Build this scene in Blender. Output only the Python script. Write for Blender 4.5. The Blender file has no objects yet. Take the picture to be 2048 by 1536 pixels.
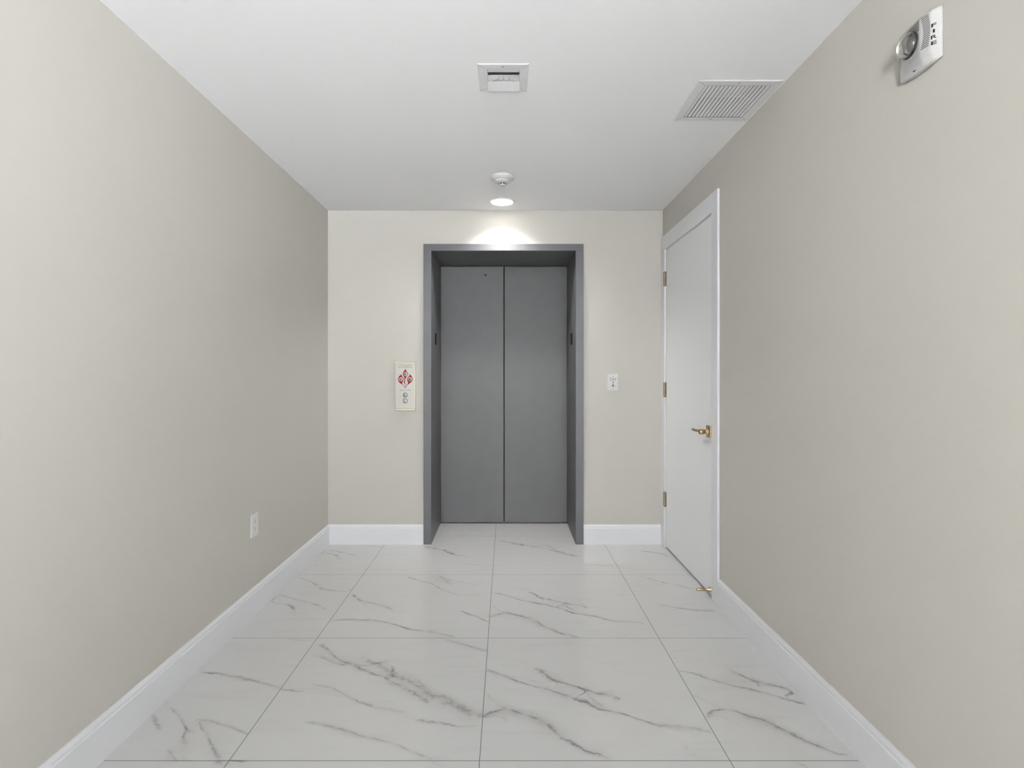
import bpy, bmesh, math, random
from mathutils import Vector, Matrix

C = bpy.context.scene.collection
PI = math.pi

# ------------------------------------------------------------------ camera, world, exposure
F_PX, VPX, VPY, CAMZ = 1073.0, 1013.0, 750.0, 1.233
cam_d = bpy.data.cameras.new('camera')
cam_d.sensor_fit = 'HORIZONTAL'
cam_d.sensor_width = 36.0
cam_d.lens = F_PX / 2048 * 36.0
cam_d.shift_x = (1024 - VPX) / 2048
cam_d.shift_y = (VPY - 768) / 2048
cam_d.clip_start = 0.02
cam = bpy.data.objects.new('camera', cam_d)
cam.location = (0, 0, CAMZ)
cam.rotation_euler = (PI / 2, 0, 0)
C.objects.link(cam)
bpy.context.scene.camera = cam

world = bpy.data.worlds.new('outside_fill')
bpy.context.scene.world = world
world.use_nodes = True
# made-up daylight: glow below the horizon lifts the ceiling, softer sky above
SKY, GROUND_FILL = 2.0, 106.0
wn, wl = world.node_tree.nodes, world.node_tree.links
wbg = wn['Background']
wtc = wn.new('ShaderNodeTexCoord')
wsep = wn.new('ShaderNodeSeparateXYZ')
wmr = wn.new('ShaderNodeMapRange')
wmr.interpolation_type = 'SMOOTHSTEP'
wmr.inputs['From Min'].default_value = -0.25
wmr.inputs['From Max'].default_value = 0.25
wmr.inputs['To Min'].default_value = GROUND_FILL
wmr.inputs['To Max'].default_value = SKY
wl.new(wtc.outputs['Generated'], wsep.inputs[0])
wl.new(wsep.outputs['Z'], wmr.inputs['Value'])
wl.new(wmr.outputs['Result'], wbg.inputs['Strength'])
wbg.inputs['Color'].default_value = (0.962, 0.985, 1.03, 1)

vs = bpy.context.scene.view_settings
vs.view_transform = 'Standard'
vs.look = 'None'
vs.gamma = 1.0
vs.use_curve_mapping = False
vs.exposure = 0.0

DOWNLIGHT_W = 100.0

# ------------------------------------------------------------------ room dimensions (metres)
XL, XR, YB, ZC = -1.302, 1.140, 3.914, 2.433
Y0 = -6.00                      # the lobby's rear end, behind the camera
YL = -4.00                      # invented: behind the camera both side walls end and the lobby
YR = -3.00                      # is opened up to let in daylight on its left and right
T = 0.12


# ------------------------------------------------------------------ materials
def mat(name, col, rough=0.5, metal=0.0, spec=0.5, bump=None, var=None, coat=0.0):
    m = bpy.data.materials.new(name)
    m.use_nodes = True
    nt = m.node_tree
    b = nt.nodes['Principled BSDF']
    b.inputs['Base Color'].default_value = (*col, 1)
    b.inputs['Roughness'].default_value = rough
    b.inputs['Metallic'].default_value = metal
    b.inputs['Specular IOR Level'].default_value = spec
    b.inputs['Coat Weight'].default_value = coat
    tc = nt.nodes.new('ShaderNodeTexCoord')
    if var:
        n = nt.nodes.new('ShaderNodeTexNoise')
        n.inputs['Scale'].default_value = var[0]
        n.inputs['Detail'].default_value = 3
        r = nt.nodes.new('ShaderNodeMapRange')
        r.inputs['From Min'].default_value = 0.3
        r.inputs['From Max'].default_value = 0.7
        r.inputs['To Min'].default_value = 1 - var[1]
        r.inputs['To Max'].default_value = 1 + var[1]
        mx = nt.nodes.new('ShaderNodeVectorMath')
        mx.operation = 'SCALE'
        mx.inputs[0].default_value = col
        nt.links.new(tc.outputs['Object'], n.inputs['Vector'])
        nt.links.new(n.outputs['Fac'], r.inputs['Value'])
        nt.links.new(r.outputs['Result'], mx.inputs['Scale'])
        nt.links.new(mx.outputs['Vector'], b.inputs['Base Color'])
    if bump:
        n2 = nt.nodes.new('ShaderNodeTexNoise')
        n2.inputs['Scale'].default_value = bump[0]
        n2.inputs['Detail'].default_value = 2
        bp = nt.nodes.new('ShaderNodeBump')
        bp.inputs['Strength'].default_value = bump[1]
        bp.inputs['Distance'].default_value = 0.001
        nt.links.new(tc.outputs['Object'], n2.inputs['Vector'])
        nt.links.new(n2.outputs['Fac'], bp.inputs['Height'])
        nt.links.new(bp.outputs['Normal'], b.inputs['Normal'])
    return m


def emit_mat(name, col, s):
    m = mat(name, (0.8, 0.8, 0.8), 0.4)
    b = m.node_tree.nodes['Principled BSDF']
    b.inputs['Emission Color'].default_value = (*col, 1)
    b.inputs['Emission Strength'].default_value = s
    return m


M = {}
M['wall'] = mat('greige_wall_paint', (0.505, 0.487, 0.444), 0.75, spec=0.25, bump=(260, 0.12), var=(2.2, 0.012))
M['slate'] = mat('dark_rear_absorber', (0.10, 0.10, 0.105), 0.7)
M['ceiling'] = mat('white_ceiling_paint', (0.95, 0.95, 0.955), 0.85, spec=0.2, bump=(200, 0.1))
M['trim'] = mat('white_trim_paint', (0.76, 0.765, 0.785), 0.4, spec=0.4)
M['door'] = mat('white_door_paint', (0.84, 0.845, 0.855), 0.45, spec=0.35, bump=(120, 0.08))
M['white_plastic'] = mat('white_plastic', (0.63, 0.625, 0.605), 0.4)
M['alarm_plastic'] = mat('off_white_alarm_plastic', (0.46, 0.456, 0.442), 0.55, spec=0.25)
M['white_metal'] = mat('white_enamelled_metal', (0.76, 0.76, 0.765), 0.45)
M['grey_paint'] = mat('grey_elevator_paint', (0.116, 0.116, 0.117), 0.5, spec=0.3, bump=(330, 0.35), var=(9, 0.03))
M['grey_frame'] = mat('grey_frame_paint', (0.100, 0.101, 0.105), 0.4, spec=0.35, bump=(330, 0.25), var=(9, 0.03))
M['dark'] = mat('dark_void', (0.012, 0.012, 0.013), 0.7)
M['black'] = mat('black_plastic', (0.008, 0.008, 0.008), 0.6, spec=0.1)
M['ink'] = mat('black_lettering', (0.012, 0.011, 0.010), 0.6, spec=0.15)
M['brass'] = mat('satin_brass', (0.44, 0.345, 0.21), 0.36, metal=1.0, bump=(400, 0.1))
M['bronze'] = mat('aged_brass', (0.27, 0.23, 0.16), 0.42, metal=0.9, bump=(300, 0.3))
M['champagne'] = mat('champagne_brass', (0.45, 0.41, 0.315), 0.42, metal=0.7)
M['steel'] = mat('brushed_steel', (0.455, 0.442, 0.408), 0.5, metal=0.35, bump=(500, 0.15))
M['red'] = mat('red_pictogram', (0.23, 0.006, 0.009), 0.55, spec=0.15)
M['gap'] = mat('grey_shadow_metal', (0.30, 0.30, 0.30), 0.6)
M['lens'] = emit_mat('glowing_diffuser', (1.0, 0.985, 0.95), 20.0)
M['chrome'] = mat('chrome_reflector', (0.85, 0.85, 0.84), 0.3, metal=1.0)
M['screw'] = mat('dull_screw', (0.35, 0.34, 0.32), 0.45, metal=0.6)
M['grout'] = mat('grey_grout', (0.17, 0.17, 0.17), 0.9, spec=0.1)


def clear_mat():
    m = bpy.data.materials.new('clear_polycarbonate')
    m.use_nodes = True
    b = m.node_tree.nodes['Principled BSDF']
    b.inputs['Base Color'].default_value = (0.96, 0.96, 0.95, 1)
    b.inputs['Roughness'].default_value = 0.03
    b.inputs['IOR'].default_value = 1.38
    b.inputs['Transmission Weight'].default_value = 1.0
    return m


M['clear'] = clear_mat()

FLOOR_ROUGH = 0.09
VEIN_K = 0.60


def marble_mat():
    m = bpy.data.materials.new('polished_white_marble_tile')
    m.use_nodes = True
    nt = m.node_tree
    b = nt.nodes['Principled BSDF']
    tc = nt.nodes.new('ShaderNodeTexCoord')
    mp = nt.nodes.new('ShaderNodeMapping')
    mp.inputs['Rotation'].default_value = (0, 0, 0.35)
    mp.inputs['Scale'].default_value = (1.2, 6.0, 1.0)
    n = nt.nodes.new('ShaderNodeTexNoise')
    n.inputs['Scale'].default_value = 3.0
    n.inputs['Detail'].default_value = 6
    n.inputs['Roughness'].default_value = 0.6
    r = nt.nodes.new('ShaderNodeValToRGB')
    r.color_ramp.elements[0].position = 0.30
    r.color_ramp.elements[0].color = (0.585, 0.584, 0.580, 1)
    r.color_ramp.elements[1].position = 0.46
    r.color_ramp.elements[1].color = (0.615, 0.6145, 0.611, 1)
    nt.links.new(tc.outputs['Object'], mp.inputs['Vector'])
    nt.links.new(mp.outputs['Vector'], n.inputs['Vector'])
    nt.links.new(n.outputs['Fac'], r.inputs['Fac'])
    nt.links.new(r.outputs['Color'], b.inputs['Base Color'])
    b.inputs['Roughness'].default_value = FLOOR_ROUGH
    b.inputs['Specular IOR Level'].default_value = 0.5
    return m


def vein_mat():
    # the printed grey vein: strongest on its centre line, ragged, thinning out along its length
    m = bpy.data.materials.new('grey_marble_vein')
    m.use_nodes = True
    nt = m.node_tree
    N, L = nt.nodes, nt.links
    b = N['Principled BSDF']
    b.inputs['Base Color'].default_value = (0.20, 0.195, 0.185, 1)
    b.inputs['Roughness'].default_value = FLOOR_ROUGH
    out = [x for x in N if x.type == 'OUTPUT_MATERIAL'][0]
    tc = N.new('ShaderNodeTexCoord')
    uv = N.new('ShaderNodeUVMap')
    uv.uv_map = 'vein'
    sep = N.new('ShaderNodeSeparateXYZ')
    L.new(uv.outputs['UV'], sep.inputs[0])

    def noise(scale, detail, sx=1.0):
        mp = N.new('ShaderNodeMapping')
        mp.inputs['Scale'].default_value = (sx, 1, 1)
        nz = N.new('ShaderNodeTexNoise')
        nz.inputs['Scale'].default_value = scale
        nz.inputs['Detail'].default_value = detail
        L.new(tc.outputs['Object'], mp.inputs['Vector'])
        L.new(mp.outputs['Vector'], nz.inputs['Vector'])
        return nz.outputs['Fac']

    def math_(op, a, bb=None):
        x = N.new('ShaderNodeMath')
        x.operation = op
        for i, v in enumerate((a, bb)):
            if v is None:
                continue
            if isinstance(v, (int, float)):
                x.inputs[i].default_value = v
            else:
                L.new(v, x.inputs[i])
        return x.outputs[0]
    wob = math_('MULTIPLY', math_('SUBTRACT', noise(48, 6), 0.5), 2.6)
    d = math_('ABSOLUTE', math_('ADD', sep.outputs['Y'], wob))
    core = math_('POWER', math_('MAXIMUM', math_('SUBTRACT', 1.0, d), 0.0), 1.6)
    edge = math_('MULTIPLY', math_('SUBTRACT', 1.0, math_('ABSOLUTE', sep.outputs['Y'])), 4.0)
    edge = math_('MINIMUM', math_('MAXIMUM', edge, 0.0), 1.0)
    streak = N.new('ShaderNodeMapRange')
    streak.inputs['From Min'].default_value = 0.36
    streak.inputs['From Max'].default_value = 0.62
    streak.inputs['To Min'].default_value = 0.12
    streak.inputs['To Max'].default_value = 1.0
    L.new(noise(22, 5), streak.inputs['Value'])
    a = math_('MULTIPLY', core, edge)
    a = math_('MULTIPLY', a, streak.outputs['Result'])
    st = N.new('ShaderNodeAttribute')
    st.attribute_name = 'strength'
    a = math_('MULTIPLY', math_('MULTIPLY', a, st.outputs['Fac']), VEIN_K)
    tr = N.new('ShaderNodeBsdfTransparent')
    mx = N.new('ShaderNodeMixShader')
    L.new(a, mx.inputs[0])
    L.new(tr.outputs[0], mx.inputs[1])
    L.new(b.outputs[0], mx.inputs[2])
    L.new(mx.outputs[0], out.inputs['Surface'])
    return m


M['marble'] = marble_mat()
M['vein'] = vein_mat()


# ------------------------------------------------------------------ mesh helpers
class MB:
    """collects shapes into one bmesh; xf maps local coordinates to the room's"""
    def __init__(self, xf=None):
        self.bm = bmesh.new()
        self.xf = xf or (lambda a, b, c: (a, b, c))

    def _merge(self, t):
        for v in t.verts:
            v.co = self.xf(*v.co)
        bmesh.ops.recalc_face_normals(t, faces=t.faces)
        me = bpy.data.meshes.new('tmp')
        t.to_mesh(me)
        t.free()
        self.bm.from_mesh(me)
        bpy.data.meshes.remove(me)

    def box(self, a, b, bevel=0.0, seg=2):
        t = bmesh.new()
        lo = [min(p, q) for p, q in zip(a, b)]
        hi = [max(p, q) for p, q in zip(a, b)]
        bmesh.ops.create_cube(t, size=1.0)
        for v in t.verts:
            v.co = Vector([lo[i] + (v.co[i] + 0.5) * (hi[i] - lo[i]) for i in range(3)])
        if bevel > 0:
            bmesh.ops.bevel(t, geom=list(t.edges), offset=bevel, segments=seg, profile=0.5, affect='EDGES')
        self._merge(t)
        return self

    def prism(self, pts, z0, z1, bevel=0.0, seg=2):
        """closed polygon in (a,b), extruded along c from z0 to z1"""
        t = bmesh.new()
        vs_ = [t.verts.new((p[0], p[1], z0)) for p in pts]
        f = t.faces.new(vs_)
        r = bmesh.ops.extrude_face_region(t, geom=[f])
        for v in r['geom']:
            if isinstance(v, bmesh.types.BMVert):
                v.co.z = z1
        if bevel > 0:
            bmesh.ops.bevel(t, geom=list(t.edges), offset=bevel, segments=seg, profile=0.5, affect='EDGES')
        big = [f for f in t.faces if len(f.verts) > 4]
        if big:
            bmesh.ops.triangulate(t, faces=big)
        self._merge(t)
        return self

    def lathe(self, prof, c=(0, 0, 0), n=48, cap=True, flat=False):
        """profile of (radius, height) about the c axis"""
        t = bmesh.new()
        rings = []
        for r, h in prof:
            if r < 1e-6:
                rings.append([t.verts.new((c[0], c[1], c[2] + h))])
            else:
                rings.append([t.verts.new((c[0] + r * math.cos(2 * PI * k / n), c[1] + r * math.sin(2 * PI * k / n), c[2] + h)) for k in range(n)])
        for A, B in zip(rings, rings[1:]):
            for k in range(n):
                k2 = (k + 1) % n
                if len(A) == 1 and len(B) == 1:
                    continue
                if len(A) == 1:
                    t.faces.new((A[0], B[k], B[k2]))
                elif len(B) == 1:
                    t.faces.new((A[k], A[k2], B[0]))
                else:
                    t.faces.new((A[k], A[k2], B[k2], B[k]))
        if cap:
            for R in (rings[0], rings[-1]):
                if len(R) > 1:
                    t.faces.new(R)
        for f in t.faces:
            f.smooth = not flat
        self._merge(t)
        return self

    def tube(self, path, rad, n=16, sq=None):
        """round (or sq=(w,h) flattened) bar along a path of points"""
        t = bmesh.new()
        P = [Vector(p) for p in path]
        rings = []
        for i, p in enumerate(P):
            d = (P[min(i + 1, len(P) - 1)] - P[max(i - 1, 0)]).normalized()
            up = Vector((0, 1, 0)) if abs(d.y) < 0.9 else Vector((1, 0, 0))
            x = d.cross(up).normalized()
            y = x.cross(d).normalized()
            r = rad[i] if isinstance(rad, (list, tuple)) else rad
            a, b_ = (r, r) if sq is None else (r * sq[0], r * sq[1])
            rings.append([t.verts.new(p + x * a * math.cos(2 * PI * k / n) + y * b_ * math.sin(2 * PI * k / n)) for k in range(n)])
        for A, B in zip(rings, rings[1:]):
            for k in range(n):
                t.faces.new((A[k], A[(k + 1) % n], B[(k + 1) % n], B[k]))
        t.faces.new(rings[0])
        t.faces.new(rings[-1])
        for f in t.faces:
            f.smooth = len(f.verts) == 4
        self._merge(t)
        return self

    def text(self, body, cx, cy, z, width=None, height=None, depth=0.0003, bold=0.0):
        """lettering in the (a,b) plane, raised along c"""
        cu = bpy.data.curves.new('txt', 'FONT')
        cu.body = body
        cu.size = 1.0
        cu.offset = bold
        ob = bpy.data.objects.new('txt', cu)
        me = bpy.data.meshes.new_from_object(ob)
        t = bmesh.new()
        t.from_mesh(me)
        bpy.data.objects.remove(ob)
        bpy.data.curves.remove(cu)
        bpy.data.meshes.remove(me)
        xs = [v.co.x for v in t.verts]
        ys = [v.co.y for v in t.verts]
        w, h = max(xs) - min(xs), max(ys) - min(ys)
        sx = width / w if width else height / h
        sy = height / h if height else sx
        mx, my = (max(xs) + min(xs)) / 2, (max(ys) + min(ys)) / 2
        for v in t.verts:
            v.co = Vector(((v.co.x - mx) * sx + cx, (v.co.y - my) * sy + cy, z))
        r = bmesh.ops.extrude_face_region(t, geom=list(t.faces))
        for v in r['geom']:
            if isinstance(v, bmesh.types.BMVert):
                v.co.z = z + depth
        self._merge(t)
        return self

    def stroke(self, pts, w, z0, z1):
        """flat ribbon of constant width in the (a,b) plane"""
        for (x0, y0), (x1, y1) in zip(pts, pts[1:]):
            d = math.hypot(x1 - x0, y1 - y0) or 1e-9
            nx, ny = -(y1 - y0) / d * w / 2, (x1 - x0) / d * w / 2
            ex, ey = (x1 - x0) / d * w * 0.3, (y1 - y0) / d * w * 0.3
            self.prism([(x0 + nx - ex, y0 + ny - ey), (x0 - nx - ex, y0 - ny - ey), (x1 - nx + ex, y1 - ny + ey), (x1 + nx + ex, y1 + ny + ey)], z0, z1)
        return self

    def build(self, name, m, parent=None, smooth=False):
        return obj(name, self.bm, m, parent, smooth)


def root_loc(p):
    v = Vector((0, 0, 0))
    while p is not None:
        v += Vector(p.location)
        p = p.parent
    return v


def obj(name, bm, m, parent=None, smooth=False):
    me = bpy.data.meshes.new(name)
    if parent is not None:
        bmesh.ops.translate(bm, verts=bm.verts, vec=-root_loc(parent))
    bm.to_mesh(me)
    bm.free()
    for mm in (m if isinstance(m, (list, tuple)) else [m]):
        me.materials.append(mm)
    if smooth:
        for p in me.polygons:
            p.use_smooth = True
    o = bpy.data.objects.new(name, me)
    C.objects.link(o)
    if parent is not None:
        o.parent = parent
    return o


def tag(o, label=None, cat=None, group=None, kind=None):
    if label: o['label'] = label
    if cat: o['category'] = cat
    if group: o['group'] = group
    if kind: o['kind'] = kind
    return o


def thing(name, label, cat, loc, kind=None):
    o = bpy.data.objects.new(name, None)
    o.location = loc
    o.empty_display_size = 0.1
    C.objects.link(o)
    bpy.context.view_layer.update()
    return tag(o, label, cat, None, kind)


on_back = lambda s, t, p: (s, YB - p, t)            # a = x, b = z, c = out of the wall
on_right = lambda s, t, p: (XR - p, -s, t)          # a = -y, b = z
on_left = lambda s, t, p: (XL + p, s, t)            # a = y, b = z
on_ceil = lambda x, y, p: (x, y, ZC - p)


# ------------------------------------------------------------------ room shell
OPX0, OPX1, OPZ = -0.605, 0.5615, 2.187             # hole in the back wall for the elevator frame
YD = 4.455                                          # face of the elevator doors
w = MB()
w.box((XL - T, YL, -0.1), (XL, YD + 0.15, ZC + 0.1))
tag(w.build('wall_left', M['wall']), 'plain greige painted side wall carrying the low power outlet', 'wall', kind='structure')
w = MB()
DY0, DY1, DZ = 2.952, 3.828, 2.127                  # door hole in the right wall
w.box((XR, YR, -0.1), (XR + T, DY0, ZC + 0.1))
w.box((XR, DY1, -0.1), (XR + T, YD + 0.15, ZC + 0.1))
w.box((XR, DY0, DZ), (XR + T, DY1, ZC + 0.1))
w.box((XR + T, DY0 - 0.1, -0.1), (XR + T + 0.02, DY1 + 0.1, DZ + 0.1))  # added panel closing the door hole against outside light
w.box((XR, DY0, -0.1), (XR + T, DY1, -0.0008))
tag(w.build('wall_right', M['wall']), 'greige painted side wall with the white door and the fire strobe', 'wall', kind='structure')
w = MB()
w.box((XL, YB, -0.1), (OPX0, YD + 0.15, ZC + 0.1))
w.box((OPX1, YB, -0.1), (XR, YD + 0.15, ZC + 0.1))
w.box((OPX0, YB, OPZ), (OPX1, YD + 0.15, ZC + 0.1))
w.box((OPX0, YD + 0.12, -0.1), (OPX1, YD + 0.15, OPZ))  # added sheet behind the shaft, keeps outside light from leaking in
tag(w.build('wall_back', M['wall']), 'greige painted end wall around the grey elevator entrance', 'wall', kind='structure')
w = MB()
w.box((XL - T, Y0 - T, -0.1), (XR + T, Y0, ZC + 0.1))  # dark wall put in out of view to keep light off the end wall
tag(w.build('wall_front_added', M['slate']), 'dark slate grey wall added unseen behind the viewer to cut frontal light', 'wall', kind='structure')
w = MB()
# openings for the supply register and the return grille
HOLES = [(-0.0775, 0.0545, 2.098, 2.238), (0.821, 1.095, 2.220, 2.493)]
cxs = sorted({XL, XR, *[v for h in HOLES for v in h[:2]]})
cys = sorted({Y0, YB, *[v for h in HOLES for v in h[2:]]})
for xa, xb in zip(cxs, cxs[1:]):
    for ya, yb in zip(cys, cys[1:]):
        mx_, my_ = (xa + xb) / 2, (ya + yb) / 2
        if not any(h[0] < mx_ < h[1] and h[2] < my_ < h[3] for h in HOLES):
            w.box((xa, ya, ZC), (xb, yb, ZC + 0.1))
tag(w.build('ceiling', M['ceiling']), 'flat white ceiling with two vents, detector and downlight', 'ceiling', kind='structure')


# ---- floor: 80 cm polished tiles with grout, and the veins printed in their faces
GX = [-1.688, -0.887, -0.086, 0.714, 1.514]
GY = [-6.285, -5.485, -4.685, -3.885, -3.085, -2.285, -1.485, -0.685, 0.115, 0.915, 1.715, 2.515, 3.315, 4.108, 4.9]


def px_floor(px, py):
    Y = F_PX * CAMZ / (py - VPY)
    return ((px - VPX) * Y / F_PX, Y)


def z5(x, y): return px_floor(160 + x / 3.103, 1080 + y / 3.103)
def z6(x, y): return px_floor(800 + x / 3.103, 1080 + y / 3.103)
def z7(x, y): return px_floor(1360 + x / 3.878, 1140 + y / 3.878)


VE = []   # (points in the room, half width, strength)


def vein(fn, pts, w=0.006, s=0.6, halo=0.0):
    P = [fn(*p) for p in pts]
    if halo:
        VE.append((P, halo, s * 0.42))
    VE.append((P, w * 1.25, s))


def shifted(P, dx, dy):
    return [(x + dx, y + dy) for x, y in P]


i0 = len(VE)
# the face with the H-shaped patch (second column from the right, nearest row)
vein(z6, [(515, 1100), (560, 1075), (600, 1060), (660, 1050), (720, 1065), (800, 1095), (890, 1130), (940, 1170), (1000, 1220), (1080, 1270), (1180, 1320), (1250, 1335), (1320, 1365)], 0.008, 0.62, 0.03)
vein(z6, [(515, 1100), (600, 1090), (640, 1110), (700, 1150)], 0.007, 0.3)
vein(z6, [(540, 960), (590, 1010), (650, 1045)], 0.01, 0.28)
vein(z6, [(540, 810), (620, 830), (700, 865), (800, 900), (900, 925), (1000, 955), (1100, 990), (1180, 1020), (1240, 1052), (1300, 1062), (1400, 1085), (1500, 1115), (1600, 1150), (1700, 1155), (1800, 1165), (1930, 1195)], 0.007, 0.52, 0.02)
vein(z6, [(640, 830), (760, 860), (860, 880), (960, 880)], 0.005, 0.25)
vein(z6, [(840, 797), (900, 830), (940, 860), (1000, 885), (1090, 908), (1150, 928), (1230, 950), (1300, 962), (1365, 992)], 0.009, 0.65, 0.028)
vein(z6, [(940, 868), (975, 885), (970, 905), (985, 912)], 0.007, 0.6)
vein(z6, [(1100, 985), (1110, 968), (1140, 955), (1150, 935), (1100, 915)], 0.008, 0.7)
vein(z6, [(1145, 935), (1180, 970), (1220, 1005), (1270, 1040)], 0.006, 0.4, 0.02)
vein(z6, [(1120, 990), (1190, 1025), (1250, 1056), (1300, 1062)], 0.012, 0.6)
vein(z6, [(1280, 945), (1310, 935), (1340, 970), (1360, 990)], 0.006, 0.5)
vein(z6, [(550, 730), (620, 732), (700, 745), (790, 765)], 0.006, 0.26)
vein(z6, [(1030, 648), (1120, 652), (1190, 658), (1245, 684)], 0.006, 0.3)
vein(z6, [(1300, 800), (1450, 820), (1600, 830), (1700, 845)], 0.005, 0.12)
vein(z6, [(1760, 1260), (1790, 1310), (1830, 1340), (1880, 1362)], 0.012, 0.22)
FA = VE[i0:]
def same_face(dx, dy, x1=None, k=1.0):
    # the same printed tile laid again
    for P, hw, s in list(FA):
        Q = shifted(P, dx, dy)
        if x1 is not None:
            Q = [q for q in Q if q[0] < x1]
        if len(Q) > 1:
            VE.append((Q, hw, s * k))


same_face(0, 0.801, k=0.95)
same_face(0.80, 0.0, x1=1.13)
same_face(0, -0.80)

# long diagonal face (second column from the left, nearest row)
vein(z5, [(1490, 645), (1560, 700), (1600, 738), (1680, 770), (1740, 800), (1800, 825), (1880, 850), (1950, 890), (2048, 932), (2100, 965), (2160, 1012)], 0.009, 0.62, 0.03)
vein(z5, [(1440, 708), (1520, 735), (1600, 770), (1700, 775), (1800, 780), (1870, 758), (1930, 752)], 0.007, 0.32, 0.02)
vein(z5, [(1750, 720), (1830, 770), (1900, 800), (1960, 845), (2048, 880), (2090, 905), (2190, 960), (2290, 1002), (2370, 1045), (2495, 1095)], 0.02, 0.42, 0.05)
vein(z5, [(1935, 780), (1942, 810), (1930, 830), (1985, 865)], 0.006, 0.5)
vein(z5, [(1960, 765), (2020, 772), (2150, 800)], 0.005, 0.25)
vein(z5, [(2080, 860), (2180, 950), (2230, 975)], 0.008, 0.22)
vein(z6, [(290, 620), (340, 632), (400, 650), (460, 668), (545, 692)], 0.007, 0.42, 0.02)
vein(z6, [(100, 1112), (180, 1130), (270, 1138), (370, 1160), (440, 1153), (495, 1150)], 0.007, 0.48, 0.016)
vein(z6, [(370, 1162), (410, 1180), (440, 1192)], 0.006, 0.25)
vein(z6, [(330, 835), (430, 845), (530, 862)], 0.005, 0.2)
vein(z5, [(1245, 925), (1300, 930), (1340, 935), (1390, 940)], 0.007, 0.55, 0.015)
vein(z5, [(1350, 935), (1385, 915), (1380, 935)], 0.006, 0.4)
vein(z5, [(1440, 898), (1560, 918), (1620, 945), (1690, 985), (1760, 1015), (1850, 1042), (1950, 1058), (2020, 1068)], 0.006, 0.32, 0.016)
vein(z5, [(1400, 945), (1560, 960), (1680, 985)], 0.005, 0.22)
vein(z5, [(1390, 1128), (1480, 1140), (1560, 1160), (1700, 1200), (1780, 1225), (1850, 1240), (1960, 1268), (2048, 1308), (2190, 1360)], 0.006, 0.36, 0.018)
vein(z5, [(1290, 612), (1340, 620), (1440, 626)], 0.006, 0.3, 0.012)
# next row back, same column
vein(z5, [(1690, 335), (1720, 362), (1760, 380), (1850, 402), (1940, 432)], 0.009, 0.42, 0.02)
vein(z5, [(1700, 345), (1740, 385), (1790, 415)], 0.007, 0.35)
vein(z5, [(1545, 500), (1600, 497), (1670, 494), (1750, 498), (1830, 500), (1930, 518), (2048, 555), (2110, 562), (2190, 572), (2330, 604)], 0.009, 0.45, 0.018)
vein(z6, [(40, 222), (90, 245), (130, 255), (200, 272), (260, 308), (370, 342)], 0.009, 0.45, 0.018)
vein(z6, [(370, 440), (440, 465), (490, 480), (555, 516)], 0.009, 0.5, 0.018)
vein(z6, [(200, 225), (260, 245), (330, 275)], 0.02, 0.32, 0.05)
vein(z6, [(220, 222), (320, 250), (420, 268), (490, 280)], 0.012, 0.3)
vein(z6, [(450, 258), (570, 272)], 0.008, 0.34)
vein(z6, [(0, 345), (110, 362), (270, 402)], 0.008, 0.2)
# leftmost column
vein(z5, [(752, 838), (768, 822), (810, 826), (870, 832), (1000, 855), (1100, 880), (1240, 918)], 0.008, 0.45, 0.015)
vein(z5, [(750, 838), (765, 815), (830, 838)], 0.006, 0.5)
vein(z5, [(560, 1045), (600, 1085), (640, 1130), (660, 1180), (640, 1225), (650, 1280), (620, 1310)], 0.007, 0.34, 0.018)
vein(z5, [(655, 1160), (680, 1185), (712, 1200)], 0.006, 0.3)
vein(z5, [(720, 1118), (790, 1121), (880, 1148), (950, 1165), (1040, 1205)], 0.006, 0.36, 0.013)
vein(z5, [(738, 1128), (760, 1175), (795, 1225), (830, 1300), (880, 1375)], 0.007, 0.38, 0.016)
vein(z5, [(450, 1085), (470, 1130), (482, 1162), (500, 1182)], 0.007, 0.36, 0.014)
vein(z5, [(520, 1225), (545, 1195), (562, 1175)], 0.006, 0.34)
vein(z5, [(550, 1300), (590, 1360), (610, 1372)], 0.008, 0.25, 0.02)
vein(z5, [(640, 1340), (660, 1372)], 0.006, 0.24)
vein(z5, [(1190, 378), (1215, 360), (1250, 345), (1350, 372), (1450, 395), (1535, 432)], 0.008, 0.44, 0.016)
vein(z5, [(1185, 378), (1250, 398), (1300, 405), (1335, 447)], 0.009, 0.5, 0.018)
vein(z5, [(1260, 408), (1310, 385)], 0.007, 0.4)
vein(z5, [(1360, 230), (1430, 258), (1500, 300), (1560, 314), (1640, 320), (1692, 302)], 0.009, 0.44, 0.018)
vein(z5, [(1610, 285), (1680, 302)], 0.008, 0.28)
vein(z5, [(1000, 565), (1030, 570)], 0.008, 0.3)
# rightmost column, next row back
vein(z6, [(1585, 398), (1700, 418), (1800, 432), (1955, 443)], 0.01, 0.4, 0.016)
vein(z6, [(1860, 430), (1920, 432), (1945, 442)], 0.008, 0.4)
vein(z6, [(1490, 222), (1600, 258), (1700, 275), (1820, 305)], 0.01, 0.34, 0.02)
vein(z6, [(1530, 250), (1640, 290)], 0.01, 0.26)
vein(z6, [(1335, 342), (1400, 338), (1480, 336)], 0.01, 0.22)
vein(z6, [(1270, 555), (1400, 585), (1490, 590)], 0.006, 0.14)
vein(z6, [(1610, 598), (1700, 598), (1780, 606)], 0.006, 0.25)
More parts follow.
